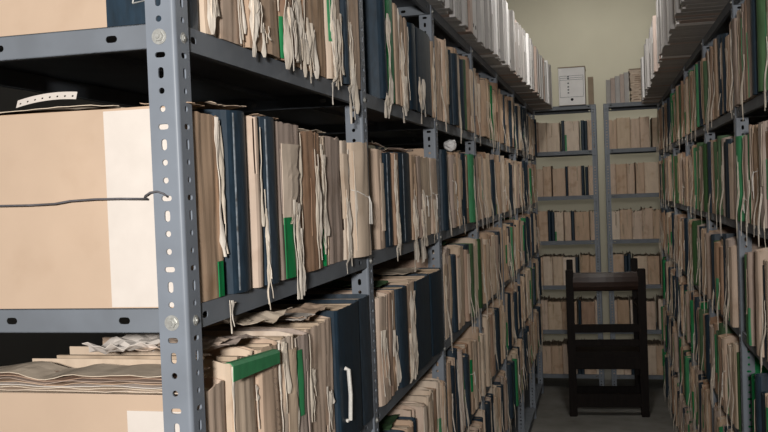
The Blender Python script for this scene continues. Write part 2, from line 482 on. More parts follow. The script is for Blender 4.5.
def make_bundle(kind, t, h, d, seed, feats, split=True, bulge=None, lean=0.0, torn=None, strips=(), clear=0.015):
    """-> list of (part name, mesh). feats: letters f fringe, g green tape, s string, l flap"""
    rng = random.Random(seed)
    vol = kind in ('navy', 'green', 'dkgreen')
    if bulge is None:
        bulge = min(0.009, t * 0.16) if vol else rng.choice((0.001, 0.002, 0.004))
    surf = Surf(t, h, seed % 97, bulge, 0.0006 if vol else 0.0032, lean)
    parts = []
    one = MB(); mats = [kind, 'page', 'fringe', 'green', 'tape', 'cream']
    def part(name, mats_one, fn):
        if split:
            mb = MB(); fn(mb, 0)
            parts.append((name, mb.mesh(name, mats_one)))
        else:
            fn(one, mats.index(mats_one[0]))
    if torn is None:
        torn = 0 if vol else rng.randrange(0, 4)
    part('cover', [kind], lambda mb, mi: cover_part(mb, t, h, d, rng, surf, torn, 0.003 if vol else 0.012, mi, nzs=12))
    part('page_block', ['page'], lambda mb, mi: page_part(mb, t, h, d, rng, mi))
    if 'g' in feats:
        w = min(0.014, t * 0.35); y0 = rng.choice((0.001, t - w - 0.001)); z0 = rng.choice((0.0, 0.0, h * 0.3)); z1 = z0 + h * rng.uniform(0.3, 0.65)
        part('green_tape', ['green'], lambda mb, mi: tape_patch(mb, surf, y0, y0 + w, z0 + 0.001, z1, mi))
    if 'l' in feats:
        y0 = rng.uniform(0.0, t * 0.5); z0 = h * rng.uniform(0.0, 0.35)
        part('torn_flap', ['cream'], lambda mb, mi: flap_patch(mb, surf, rng, y0, min(t - 0.001, y0 + t * 0.6), z0, h * rng.uniform(0.8, 0.98), mi))
    if 'e' in feats:
        ye = rng.choice((0.004, t - 0.004)); zt_ = h * rng.uniform(0.9, 0.98); zb_ = h * rng.uniform(0.05, 0.5); we = rng.uniform(0.005, 0.010)
        part('torn_edge', ['fringe'], lambda mb, mi: fringe_strip(mb, surf, t, h, rng, ye, zt_, zb_, min(we, t * 0.3), mi, 0.001, 0.0, 0.0))
    if 'w' in feats:
        part('worn_edge', ['wear'], lambda mb, mi: tape_patch(mb, surf, t * 0.2, t * 0.2 + 0.0025, 0.004, h - 0.006, mi, 0.0004, 0.0004))
    if 's' in feats:
        part('tie', ['tape'], lambda mb, mi: tie_part(mb, surf, t, h * rng.uniform(0.35, 0.7), rng, mi))
    if 'f' in feats or strips:
        todo = list(strips)
        if not todo:
            y = rng.uniform(0.15, 0.85) * t
            for _ in range(rng.choice((1, 2, 2, 3))):
                todo.append((max(0.003, min(t - 0.003, y + rng.uniform(-0.012, 0.012))), h * rng.choice((rng.uniform(0.12, 0.5), rng.uniform(0.12, 0.5), rng.uniform(0.5, 0.9))), rng.choice((0.02, -0.01, -0.03, -0.04, -0.05)) + rng.uniform(-0.01, 0.01), rng.uniform(0.005, 0.014), None))
        more = []
        for (y, zt, zb, w, dr) in todo:
            # a wide frayed end hangs as two or three separate strands
            k_ = 1 if w < 0.007 else 2 if w < 0.013 else 3
            for q in range(k_):
                more.append((y + (q - (k_ - 1) / 2) * w * 0.62, zt - (rng.uniform(0, 0.05) if q else 0) * (zt - zb) / 0.3, zb + (rng.uniform(0, 0.05) if q else 0), w if k_ == 1 else w * rng.uniform(0.4, 0.75), dr))
        for (y, zt, zb, w, dr) in more:
            part('frayed_strip', ['fringe'], lambda mb, mi: fringe_strip(mb, surf, t, h, rng, y, zt, zb, w, mi, drift=dr, clear=clear))
    if not split:
        parts.append(('bundle', one.mesh('bundle', mats)))
    return parts

# ------------------------------------------------------------------ naming
ORD = ['zeroth', 'first', 'second', 'third', 'fourth', 'fifth', 'sixth', 'seventh', 'eighth', 'ninth', 'tenth', 'eleventh', 'twelfth', 'thirteenth', 'fourteenth',
       'fifteenth', 'sixteenth', 'seventeenth', 'eighteenth', 'nineteenth', 'twentieth'] + ['twenty-' + x for x in ('first', 'second', 'third', 'fourth', 'fifth', 'sixth', 'seventh', 'eighth', 'ninth')]
for a_, b_ in (('thirtieth', 'thirty'), ('fortieth', 'forty'), ('fiftieth', 'fifty'), ('sixtieth', 'sixty'), ('seventieth', 'seventy'), ('eightieth', 'eighty'), ('ninetieth', 'ninety')):
    ORD += [a_] + [b_ + '-' + x for x in ORD[1:10]]
SHELF = ['topmost', 'upper', 'middle', 'lower', 'low', 'knee-high', 'floor-level']
COLW = {'tan': 'tan', 'cream': 'cream', 'brown': 'brown', 'greyish': 'grey-brown', 'navy': 'navy', 'green': 'green', 'dkgreen': 'dull green'}

def look(kind, feats):
    vol = kind in ('navy', 'green', 'dkgreen')
    w = COLW[kind] + (' cloth volume' if vol else ' paper bundle')
    if 'f' in feats: w += ' with frayed strips'
    elif 'g' in feats: w += ' with green tape'
    elif 's' in feats: w += ' tied with string'
    elif 'l' in feats: w += ' with torn flap'
    return w

PENDING = []     # every bundle: dict(kind, feats, t, h, loc, rz, label, group, parts or None)
def put(kind, feats, t, h, loc, rz, where, group, parts=None, dist=0.0, d=0.33, lbl=None):
    PENDING.append(dict(kind=kind, feats=feats, t=t, h=h, loc=loc, rz=rz, where=where, group=group, parts=parts, dist=dist, d=d, lbl=lbl))

def is_vol(k):
    return k in ('navy', 'green', 'dkgreen')

# ---- the near bundles of the left rack, written as pixel bounds of each one on its shelf
# (x0, x1, kind, feats, height, strips in pixels [(x, ytop, ybottom, width_px)], extra)
NEAR = {
 (2, 0): [
  (190.2, 222, 'tan', '', .271, [(224, 300, 334, 4), (216, 118, 258, 5)], dict(bulge=.002, torn=0, green=(216, 221, 262, 303))),
  (223, 243.5, 'navy', '', .277, [], dict(bulge=.010)),
  (244, 252, 'tan', '', .277, [], dict(torn=1)),
  (252.5, 268.5, 'navy', '', .275, [(254, 190, 310, 3), (257, 215, 308, 3), (262, 235, 312, 3)], dict(bulge=.008)),
  (269, 294.5, 'greyish', 'l', .275, [(292, 200, 300, 5), (295, 215, 300, 4)], dict(green=(283, 291, 218, 290))),
  (295, 316, 'brown', '', .268, [(312, 150, 270, 3)], dict(torn=2)),
  (316.5, 324, 'cream', '', .264, [(318, 150, 250, 4)], dict(green=(320, 323.5, 230, 270))),
  (324.5, 339, 'greyish', '', .265, [], dict(torn=0)),
  (339.5, 346, 'cream', 'l', .262, [(342, 190, 275, 4)], dict()),
  (346.5, 366, 'cream', 's', .260, [], dict(bulge=.016, torn=0)),
  (366.5, 371.5, 'navy', 'l', .262, [], dict()),
 ],
 (1, 0): [
  (190.2, 200, 'navy', '', .29, [], dict(bulge=.003)),
  (200.5, 214, 'cream', '', .28, [(203, -25, 30, 9), (209, -30, 36, 9)], dict()),
  (214.5, 239, 'tan', '', .28, [(236, -20, 44, 4)], dict(torn=0)),
  (239.5, 272, 'tan', '', .285, [(247, -30, 40, 7), (252, 0, 58, 7), (262, 25, 58, 4)], dict(torn=1)),
  (272.5, 287, 'brown', '', .28, [(284, 0, 70, 6), (289, 10, 72, 7)], dict(green=(275, 278.5, 14, 56))),
  (287.5, 322, 'tan', '', .28, [(292, -20, 62, 9), (297, -20, 70, 7), (303, 30, 78, 5), (308, 20, 84, 5)], dict(torn=1)),
  (322.5, 336, 'cream', '', .28, [(325, -20, 104, 6), (329, 20, 82, 7), (334, 10, 90, 5)], dict(green=(326, 331, -10, 40))),
  (336.5, 341, 'navy', '', .28, [], dict()),
  (341.5, 356, 'tan', '', .28, [(343, 20, 92, 6), (349, 60, 124, 5)], dict(torn=1)),
  (356.5, 371.5, 'greyish', '', .28, [], dict()),
 ],
 (3, 0): [
  (190.2, 224, 'tan', '', .262, [], dict(torn=1)),
  (224.5, 252, 'cream', '', .286, [(262, 380, 425, 4)], dict(torn=0, bulge=.004)),
  (252.5, 272, 'tan', '', .286, [], dict(torn=0, text=1)),
  (272.5, 288, 'cream', 'l', .286, [(276, 345, 420, 6)], dict(torn=2)),
  (288.5, 304, 'greyish', '', .276, [], dict(green=(294, 300, 352, 420), torn=1)),
  (304.5, 331, 'tan', '', .278, [(308, 370, 425, 7), (327, 385, 432, 4)], dict(torn=2)),
  (331.5, 355, 'navy', '', .286, [], dict(bulge=.003, cord=(343, 370, 420))),
  (355.5, 372.5, 'navy', '', .286, [], dict(bulge=.003)),
 ],
 (1, 1): [
  (375.8, 380.5, 'navy', '', .28, [(374, 90, 116, 2)], dict()),
  (381, 390, 'green', '', .28, [(379.5, 10, 117, 3)], dict(bulge=.006)),
  (390.5, 395, 'tan', '', .28, [], dict()),
  (395.5, 404, 'tan', '', .26, [(396, 30, 104, 4), (399, 50, 112, 5), (402, 70, 123, 4)], dict(torn=1)),
  (404.5, 411, 'navy', '', .255, [], dict()),
  (411.5, 426, 'navy', '', .258, [(416, 80, 112, 2), (419, 78, 124, 3)], dict()),
  (426.5, 433, 'tan', '', .258, [(431, 60, 120, 3)], dict()),
  (433.5, 440.5, 'greyish', '', .26, [], dict()),
 ],
 (2, 1): [
  (375.8, 382, 'tan', 'l', .255, [], dict(torn=2)),
  (382.5, 389, 'navy', '', .245, [], dict()),
  (389.5, 395.5, 'brown', '', .25, [(392, 160, 254, 5), (394, 200, 262, 3)], dict(torn=1)),
  (396, 407, 'navy', '', .25, [], dict()),
  (407.5, 414, 'tan', '', .25, [(409, 200, 274, 5), (412, 190, 240, 3)], dict()),
  (414.5, 418, 'greyish', '', .25, [(417, 210, 265, 4)], dict()),
  (418.5, 428, 'cream', 's', .25, [(421, 190, 250, 4)], dict()),
  (428.5, 434, 'tan', 's', .25, [(431, 200, 244, 4)], dict()),
  (434.5, 440.5, 'greyish', '', .25, [], dict()),
 ],
 (3, 1): [
  (376.0, 386, 'tan', '', .27, [(382, 330, 398, 5)], dict()),
  (386.5, 390, 'brown', '', .27, [], dict()),
  (390.5, 395, 'tan', '', .265, [(393, 330, 392, 5)], dict()),
  (395.5, 404, 'navy', '', .265, [], dict()),
  (404.5, 413, 'tan', '', .27, [(410, 290, 382, 6), (407, 330, 385, 4)], dict(torn=2)),
  (413.5, 428, 'navy', '', .262, [], dict(bulge=.004)),
  (428.5, 440.5, 'navy', '', .262, [], dict()),
 ],
}
BAYWORD = ['past the front post', 'past the second post', 'past the third post', 'past the fourth post', 'past the fifth post', 'past the sixth post', 'past the seventh post']

seed = 100
for (lv, bay), rows in NEAR.items():
    ymid = {1: 60, 2: 230, 3: 390}[lv]
    for n, (x0, x1, kind, feats, h, strips, ex) in enumerate(rows):
        seed += 1
        y0, y1 = on_left(x0, ymid, XL - 0.012)[0], on_left(x1, ymid, XL - 0.012)[0]
        y0 = YL[0] + 0.0048 if n == 0 and bay == 0 else max(y0, YL[bay] + 0.0075); y1 = min(y1, YL[bay + 1] - 0.004)
        t = y1 - y0 - 0.0008
        if t < 0.010: continue
        rng = random.Random(seed)
        face = -0.008 if y0 < YL[bay] + 0.05 else -0.004 + rng.uniform(0, 0.010)
        rng_ = rng
        if not is_vol(kind) and n and rng.random() < 0.6: feats += 'e'
        if kind == 'navy' and t > 0.05 and lv == 2: feats += 'w'
        st = []
        for (px, pt, pb, pw) in strips:
            yy, zt = on_left(px, pt, XL + face); _, zb = on_left(px, pb, XL + face)
            wm = on_left(px + pw, pt)[0] - on_left(px, pt)[0]
            st.append((min(t - 0.002, max(0.002, yy - y0)), min(h - 0.004, zt - LEV[lv]), zb - LEV[lv], max(0.003, min(0.03, wm * 0.95)), 0.004))
        parts = make_bundle(kind, t, h, 0.36 if n == 0 else 0.33, seed, feats, True, ex.get('bulge'), 0.0, ex.get('torn'), st, 0.003 - face)
        surf = Surf(t, h, seed % 97, ex.get('bulge') if ex.get('bulge') is not None else 0.004, 0.002)
        if 'green' in ex:
            a, b, c, d_ = ex['green']
            cm = (c + d_) / 2; ya, _ = on_left(a, cm, XL + face); yb, _ = on_left(b, cm, XL + face); _, zt = on_left(a, c, XL + face); _, zb = on_left(a, d_, XL + face)
            mb = MB(); tape_patch(mb, surf, max(0.001, ya - y0), min(t - 0.001, max(yb - y0, max(0.001, ya - y0) + 0.005)), max(0.001, zb - LEV[lv]), min(h - 0.004, zt - LEV[lv]), 0, 0.003)
            parts.append(('green_tape', mb.mesh('green_tape', ['green'])))
        if 'cord' in ex:
            a, c, d_ = ex['cord']
            ya, zt = on_left(a, c, XL + face); yb, zb = on_left(a + 2, d_, XL + face)
            mb = MB(); xs = 0.012
            mb.tube([(xs - 0.008, ya - y0, zt - LEV[lv] + 0.003), (xs, ya - y0, zt - LEV[lv]), (xs + 0.002, ya - y0 + 0.001, (zt + zb) / 2 - LEV[lv]), (xs, yb - y0, zb - LEV[lv]), (xs - 0.008, yb - y0 + 0.004, zb - LEV[lv] - 0.003)], 0.0042, 7)
            parts.append(('tie', mb.mesh('tie', ['tape'])))
        if 'text' in ex:
            mb = MB(); r2 = random.Random(5)
            z = h - 0.03
            while z > 0.05:
                y = t * 0.45
                for _ in range(r2.choice((1, 2, 2))):
                    yy = y + r2.uniform(-0.004, 0.004); zz = z + r2.uniform(-0.004, 0.004)
                    p0 = (surf(yy, zz) + 0.0035, yy, zz); yq, zq = yy + r2.uniform(-0.006, 0.006), zz + r2.uniform(-0.005, 0.005)
                    mb.tube([p0, (surf(yq, zq) + 0.0035, yq, zq)], 0.0007, 4)
                z -= 0.013
            parts.append(('faded_writing', mb.mesh('faded_writing', ['fadedink'])))
        fe = feats + ('f' if strips else '') + ('g' if 'green' in ex else '')
        if n == 0 and bay == 0:
            # the broad side of the first bundle looks out of the open end of the rack
            mb = MB()
            if lv == 2:
                mb.box(-0.105, -0.002, -0.0012, -0.0002, 0.0015, h - 0.004); nm, mm = 'white_strip', 'white'
            elif lv == 3:
                mb.box(-0.090, -0.002, -0.0012, -0.0002, 0.0, h - 0.022); nm, mm = 'white_strip', 'white'
            else:
                mb.box(-0.093, -0.002, -0.0012, -0.0002, 0.0, h - 0.004); nm, mm = 'cloth_spine', 'navy'
            parts.append((nm, mb.mesh(nm, [mm])))
            mb = MB(); mb.box(-0.36, -0.002, -0.0001, 0.0008, 0.0, h - 0.001)
            parts.append(('side_board', mb.mesh('side_board', ['board'])))
            if lv == 1:
                mb = MB(); z = 0.028
                mb.tube([(-0.045, -0.0022, z + .05), (-0.048, -0.003, z + .02), (-0.053, -0.0022, z)], 0.0012, 5)
                mb.tube([(-0.045, -0.0022, z + .05), (-0.041, -0.003, z + .02), (-0.035, -0.0022, z + .002), (-0.053, -0.0022, z)], 0.0012, 5)
                parts.append(('tie', mb.mesh('tie', ['zinc'])))
        put(kind, fe, t, h, (XL + face, y0, LEV[lv] + 0.0006), 0.0, None, None, parts, y0)
        PENDING[-1]['key'] = ('L', lv, bay)

# ---- the rest, filled at random with the photo's mix
def fill(side, lv, bay, a, b, rng, mix, tr, hr, feat_p, face_fn, gap_p=0.03):
    y, tilt, left = a, 0.0, rng.randrange(2, 8)
    while True:
        if left == 0:
            nt = rng.choice((0.0, 0.0, 0.02, -0.02, 0.035, -0.03, 0.05))
            y += abs(nt - tilt) * 0.29
            tilt, left = nt, rng.randrange(2, 7)
        left -= 1
        t = rng.uniform(*tr)
        kind = rng.choices(list(mix.keys()), list(mix.values()))[0]
        if is_vol(kind): t = t * 0.8 if side in 'LR' else rng.uniform(0.018, 0.032)
        lim = b - abs(tilt) * 0.29
        if y + t > lim:
            if lim - y > 0.018: t = lim - y - 0.001
            else: break
        feats = ''
        if not is_vol(kind):
            for c, p in feat_p.items():
                if rng.random() < p: feats += c
        elif rng.random() < 0.25 and side in 'LR': feats = 'f'
        h = rng.uniform(*hr)
        if y < a + 0.045 and side in 'LR': feats = feats.replace('f', '').replace('e', '').replace('s', '').replace('l', '').replace('g', '')
        yield kind, feats, t, h, y, (face_fn(y, rng), tilt)
        y += t + 0.0012 + (rng.uniform(0.006, 0.02) if rng.random() < gap_p else 0)

def settle(p, a):
    # a leaning bundle stands on its lower edge
    p['tilt'] = a
    if a < 0:
        p['loc'] = (p['loc'][0], p['loc'][1], p['loc'][2] + p['t'] * math.sin(-a))
MIXL = dict(tan=34, cream=16, brown=10, greyish=14, navy=20, dkgreen=3, green=2)
MIXR = dict(tan=22, cream=10, brown=16, greyish=24, navy=12, dkgreen=10, green=7)
MIXE = dict(tan=52, cream=22, brown=6, navy=38)
rng = random.Random(42)
FEL = dict(f=.45, g=.16, s=.10, l=.25, e=.4)
FER = dict(f=.50, g=.22, s=.05, l=.4, e=.25)
for lv in range(1, 6):
    for bay in range(7):
        if (lv, bay) in NEAR: continue
        if lv >= 4 and bay == 0: continue
        ff = lambda y, r, Y=YL[bay]: -0.020 if y < Y + 0.045 else r.uniform(-0.009, 0.014)
        for kind, feats, t, h, y, face in fill('L', lv, bay, YL[bay] + 0.0075, YL[bay + 1] - 0.004, rng, MIXL, (0.038, 0.082), (0.255, 0.285) if bay < 2 else (0.265, 0.318), FEL, ff):
            put(kind, feats, t, h, (XL + face[0], y, LEV[lv] + 0.0006), 0.0, None, None, None, y)
            PENDING[-1]['key'] = ('L', lv, bay); settle(PENDING[-1], face[1])
            if lv == 2 and bay == 2: PENDING[-1]['h'] = min(h, 0.283)
for lv in range(1, 7):
    for bay in range(6):
        items = []
        ff = lambda y, r, Y=YR[bay]: 0.020 if y < Y + 0.045 else r.uniform(-0.014, 0.009)
        b1 = YR[bay + 1] - 0.004
        if lv in (3, 4, 5) and bay == 0: b1 -= 0.22
        for kind, feats, t, h, y, face in fill('R', lv, bay, YR[bay] + 0.0075, b1, rng, MIXR, (0.038, 0.08), (0.262, 0.315), FER, ff, 0.08):
            put(kind, feats, t, h, (XR + face[0], y + t, LEV[lv] + 0.0006), math.pi, None, None, None, y)
            PENDING[-1]['key'] = ('R', lv, bay); settle(PENDING[-1], face[1])
for nm, (a, b) in (('EL', (-0.70, EL[1] - 0.008)), ('ER', (ER[0] + 0.008, 0.66))):
    for lv in range(1, 7):
        for kind, feats, t, h, x, face in fill(nm, lv, 0, a, b, rng, MIXE, (0.055, 0.125), (0.238, 0.262), dict(g=.04, l=.1), lambda y, r: 0.017 + r.uniform(0, 0.006), 0.05):
            if kind == 'navy': t = t
            put(kind, feats, t, h, (x, YE + face[0], LEVE[lv] + 0.0006), -math.pi / 2, None, None, None, 7.5)
            PENDING[-1]['key'] = (nm, lv, 0)

# prototypes for the repeats
PROTO = {}
def proto(kind, feats, t, far):
    tb = min((0.03, 0.045, 0.06, 0.075, 0.1), key=lambda q: abs(q - t))
    v = random.Random(int(t * 1e6)).randrange(3)
    key = (kind, feats, tb, v, far)
    if key not in PROTO:
        PROTO[key] = make_bundle(kind, tb, 0.26, 0.33, int(tb * 1000) * 7 + v * 31 + len(feats) * 11 + sum(map(ord, kind)), feats, not far)
    return PROTO[key], tb

SIDEW = {'L': 'left rack', 'R': 'right rack', 'EL': 'end rack left of gap', 'ER': 'end rack right of gap'}
cnt = {}
for p in PENDING:
    k = p['key']; cnt[k] = cnt.get(k, 0) + 1
    n = cnt[k]
    if k[0] == 'L':
        where = '%s %s, left rack %s shelf' % (ORD[n], BAYWORD[k[2]].replace('the ', ''), SHELF[k[1]])
    elif k[0] == 'R':
        where = '%s in the %s bay, right rack %s shelf' % (ORD[n], ['nearest', 'second', 'third', 'fourth', 'fifth', 'sixth'][k[2]], SHELF[k[1]])
    else:
        where = '%s from left, %s, %s shelf' % (ORD[n], SIDEW[k[0]], SHELF[k[1]])
    p['label'] = look(p['kind'], p['feats']) + ', ' + where
    p['group'] = ('cloth volumes' if is_vol(p['kind']) else 'paper bundles') + ' on the %s shelf of the %s' % (SHELF[k[1]], SIDEW[k[0]])
    c = Vector(p['loc'])
    q = proj((c.x, c.y, c.z + p['h'] * 0.5))
    q2 = proj((c.x, c.y, c.z + p['h'])); q3 = proj((c.x, c.y, c.z))
    p['px'] = q
    p['size'] = 0 if q is None else FPX * FPX * p['h'] * p['t'] / q[2] ** 2 * (1.0 if k[0][0] == 'E' else abs((604 - q[0])) / FPX)
    p['in'] = q is not None and -60 < q[0] < 830 and q2[1] < 500 and q3[1] > -70

vis = [p for p in PENDING if p['in']]
bund = sorted([p for p in vis if not is_vol(p['kind'])], key=lambda p: -p['size'])
CAP = 300
for p in bund[CAP:]:
    p['mass'] = True
print('BUNDLES', len(bund), 'VOLUMES', len(vis) - len(bund), 'culled', len(PENDING) - len(vis))

mass = MB()
MASS_M = ['tan', 'cream', 'brown', 'greyish', 'page', 'fringe', 'green', 'tape']
for p in vis:
    if p.get('mass'):
        (parts, tb) = proto(p['kind'], p['feats'], p['t'], True)
        me = parts[0][1]
        Mx = Matrix.Translation(p['loc']) @ Matrix.Rotation(p['rz'], 4, 'Z') @ Matrix.Rotation(p.get('tilt', 0), 4, 'X') @ Matrix.Diagonal((1, p['t'] / tb, p['h'] / 0.26, 1))
        o = len(mass.v)
        mass.v += [tuple(Mx @ v.co) for v in me.vertices]
        names = [m.name for m in me.materials]
        idx = [MASS_M.index(k) for k in [p['kind'], 'page', 'fringe', 'green', 'tape', 'cream']]
        for f in me.polygons:
            mass.f.append(tuple(i + o for i in f.vertices)); mass.m.append(idx[f.material_index])
        continue
    nm = 'cloth_volume' if is_vol(p['kind']) else 'paper_bundle'
    if p['parts']:
        root = thing(nm, p['label'], 'volume' if is_vol(p['kind']) else 'bundle', p['loc'], p['rz'], p['group'])
        for n, me in p['parts']:
            link(n, me, root)
    else:
        far = p['dist'] > 4.3
        parts, tb = proto(p['kind'], p['feats'], p['t'], far)
        sc = (1, p['t'] / tb, p['h'] / 0.26)
        if far:
            o = link(nm, parts[0][1], None, p['loc'], p['rz']); o.scale = sc; o.rotation_euler.x = p.get('tilt', 0)
            tag(o, p['label'], 'volume' if is_vol(p['kind']) else 'bundle', p['group'])
        else:
            root = thing(nm, p['label'], 'volume' if is_vol(p['kind']) else 'bundle', p['loc'], p['rz'], p['group'])
            root.scale = sc; root.rotation_euler.x = p.get('tilt', 0)
            for n, me in parts:
                link(n, me, root)
if mass.v:
    o = link('paper_bundles', mass.mesh('paper_bundles', MASS_M))
    tag(o, 'small far paper bundles packed on the shelves deep in the aisle', 'bundles', None, 'stuff')

# ------------------------------------------------------------------ white file boxes along both top shelves
def binder_mesh(t, h, d, m, v):
    r = random.Random(v)
    mb = MB(); b = 0.0015
    mb.box(-d, 0, 0, t, 0, h)
    body = mb.mesh('box_body', [m])
    bm = bmesh.new(); bm.from_mesh(body)
    bmesh.ops.bevel(bm, geom=bm.edges[:], offset=b, segments=1, affect='EDGES')
    bm.to_mesh(body); bm.free()
    mb = MB()
    w = t * r.uniform(0.5, 0.7); z0 = h * r.uniform(0.5, 0.6)
    mb.box(0.0002, 0.0010, t / 2 - w / 2, t / 2 + w / 2, z0, z0 + h * 0.3)
    lab = mb.mesh('spine_label', ['boxwhite'])
    n = 12
    ring = MB()
    ring.add([(0.0008, t / 2 + 0.009 * math.cos(2 * math.pi * i / n), h * 0.13 + 0.009 * math.sin(2 * math.pi * i / n)) for i in range(n)] +
             [(-0.0005, t / 2 + 0.009 * math.cos(2 * math.pi * i / n), h * 0.13 + 0.009 * math.sin(2 * math.pi * i / n)) for i in range(n)],
             [tuple(range(n)), tuple(range(2 * n - 1, n - 1, -1))] + [(i, (i + 1) % n, n + (i + 1) % n, n + i) for i in range(n)])
    hole = ring.mesh('finger_hole', ['dark'])  # black disc on the spine, its colour stands for the hole's shade
    return body, lab, hole
BIND = [binder_mesh(0.07, 0.31, 0.36, m, i) for i, m in enumerate(('box', 'box', 'boxpink', 'boxwhite'))]
r = random.Random(9)
for side in ('L', 'R'):
    y = 2.25 if side == 'L' else 2.40
    n = 0
    while y < 7.5:
        t = r.uniform(0.045, 0.085)
        v = r.choices(range(4), (5, 5, 2, 2))[0]
        over = (max(0.03, 0.045 + 0.028 * (y - 3.5)) if side == 'L' else 0.15 - 0.006 * (y - 3)) + r.uniform(-0.016, 0.016)
        h = r.uniform(0.295, 0.325)
        n += 1
        loc = (XL + over, y, LEV[0] + 0.0006) if side == 'L' else (XR - over, y + t, LEV[0] + 0.0006)
        root = thing('file_box', '%s file box standing upright, %s from the near end, topmost shelf, %s rack' % (('light grey', 'light grey', 'pinkish', 'white')[v], ORD[n], 'left' if side == 'L' else 'right'),
                     'file box', loc, 0 if side == 'L' else math.pi, 'file boxes along the topmost shelf of the %s rack' % ('left' if side == 'L' else 'right'))
        root.scale = (1, t / 0.07, h / 0.31)
        body, lab, hole = BIND[v]
        link('box_body', body, root)
        if r.random() < 0.25: link('spine_label', lab, root)
        if r.random() < 0.2: link('finger_hole', hole, root)
        y += t + r.choice((0.0015, 0.002, 0.003, 0.006))

# boxes on the end racks' tops
def archive_box():
    root = thing('archive_box', 'white archive box with printed form lines on top of left end rack', 'file box', (-0.345, YE - 0.02, LEVE[0] + 0.0006), 0)
    w, h, d = 0.22, 0.315, 0.33
    mb = MB(); mb.box(0.0, w, 0, d, 0, h)
    mb.box(0.004, w + 0.002, 0.03, d, 0.0, 0.002)
    link('box_body', mb.mesh('box_body', ['kraft']), root)
    mb = MB(); mb.box(0.002, w - 0.002, -0.0016, -0.0002, 0.002, h - 0.002)
    link('front_panel', mb.mesh('front_panel', ['boxwhite']), root)
    mb = MB(); mb.box(-0.002, w + 0.004, -0.008, d, h, h + 0.007)
    link('lid', mb.mesh('lid', ['kraft']), root)
    mb = MB()
    for z in (0.068, 0.212, 0.245, 0.228):
        mb.box(0.012, w - 0.014, -0.0024, -0.0017, z, z + 0.0022)
    for x in (0.012, w - 0.016):
        mb.box(x, x + 0.002, -0.0024, -0.0017, 0.068, 0.247)
    for z in (0.10, 0.125, 0.15, 0.18, 0.218, 0.235):
        mb.box(0.075, 0.088, -0.0024, -0.0017, z, z + 0.010)
    link('printed_form', mb.mesh('printed_form', ['ink']), root)
    n = 14; mb = MB(); a = 0.012
    mb.add([(w / 2 + a * math.cos(2 * math.pi * i / n), -0.0024, 0.048 + a * math.sin(2 * math.pi * i / n)) for i in range(n)] + [(w / 2 + a * math.cos(2 * math.pi * i / n), -0.0016, 0.048 + a * math.sin(2 * math.pi * i / n)) for i in range(n)],
           [tuple(range(n)), tuple(range(2 * n - 1, n - 1, -1))] + [(i, (i + 1) % n, n + (i + 1) % n, n + i) for i in range(n)])
    link('finger_hole', mb.mesh('finger_hole', ['dark']), root)  # shade of the hole as a dark disc on the front panel
archive_box()
root = thing('file_box', 'brown kraft file box beside the white archive box on left end rack', 'file box', (-0.104, YE + 0.05, LEVE[0] + 0.0006), 0)
mb = MB(); mb.box(0.0, 0.045, 0, 0.28, 0, 0.235); link('box_body', mb.mesh('box_body', ['kraft']), root)
mb = MB(); mb.box(0.004, 0.041, -0.0008, -0.0001, 0.12, 0.2); link('spine_label', mb.mesh('spine_label', ['kraft']), root)
x = 0.045
for i in range(5):
    t = (0.036, 0.034, 0.038, 0.033, 0.036)[i]
    root = thing('folder', 'pale upright folder, %s from left on top of right end rack' % ORD[i + 1], 'folder', (x, YE + 0.06 - 0.012 * i, LEVE[0] + 0.0006), 0, 'pale folders on top of the right end rack')
    mb = MB(); h = 0.205 + 0.012 * i
    mb.box(0, 0.003, 0, 0.25, 0, h); mb.box(t - 0.003, t, 0, 0.25, 0, h); mb.box(0.0031, t - 0.0031, 0, 0.003, 0, h - 0.004)
    link('cover', mb.mesh('cover', ['boxpink' if i % 2 else 'box']), root)
    mb = MB(); mb.box(0.0035, t - 0.0035, 0.004, 0.245, 0.001, h - 0.012); link('page_block', mb.mesh('page_block', ['page']), root)
    x += t + 0.0015
# slumped packet of papers, its page edges towards the aisle
root = thing('paper_packet', 'thick packet of ragged loose papers on top of right end rack', 'papers', (0.235, YE + 0.0, LEVE[0] + 0.0006), 0)
r = random.Random(3)
mb = MB(); z = 0.001
while z < 0.265:
    hgt = r.uniform(0.004, 0.010)
    ox = 0.012 * (1 - z / 0.27) + r.uniform(-0.006, 0.006)
    mb.box(ox, 0.16 + ox * 0.3 + r.uniform(-0.006, 0.006), r.uniform(0, 0.012), 0.3, z, z + hgt * 0.8); z += hgt
link('page_stack', mb.mesh('page_stack', ['cream']), root)
mb = MB(); z = 0.02
while z < 0.25:
    a = r.uniform(0.02, 0.08); mb.box(a, a + r.uniform(0.03, 0.06), -0.004, 0.01, z, z + 0.0035); z += r.uniform(0.012, 0.024)
link('ragged_edges', mb.mesh('ragged_edges', ['brown']), root)
mb = MB(); mb.box(-0.004, 0.165, -0.004, 0.3, 0.268, 0.274); link('cover', mb.mesh('cover', ['kraft']), root)

# ------------------------------------------------------------------ loose papers on top of the near bundles
def sheet(name, label, cx, cy, z, w, l, rz, amp, m, sd, roll=0.0):
    r = random.Random(sd); n1, n2 = 12, 10
    P = []
    for i in range(n1 + 1):
        row = []
        for j in range(n2 + 1):
            u, v = i / n1 - 0.5, j / n2 - 0.5
            x = u * l + 0.006 * nz3(v * 9, sd, 1); y = v * w + 0.004 * nz3(u * 12, sd, 2)
            zz = amp * (0.55 + 0.5 * nz3(u * 2.6 + sd, v * 2.5, 3) + 0.22 * nz3(u * 8 + sd, v * 8, 4)) + roll * (abs(v * 2) ** 2)
            row.append((x, y, max(0.0002, zz)))
        P.append(row)
    Q = [[(p[0], p[1], p[2] - 0.0009) for p in q] for q in P]
    mb = MB(); mb.grid_solid(P, Q)
    o = link(name, mb.mesh(name, [m]), None, (cx, cy, z), rz)
    return tag(o, label, 'paper')
YF = YL[0]
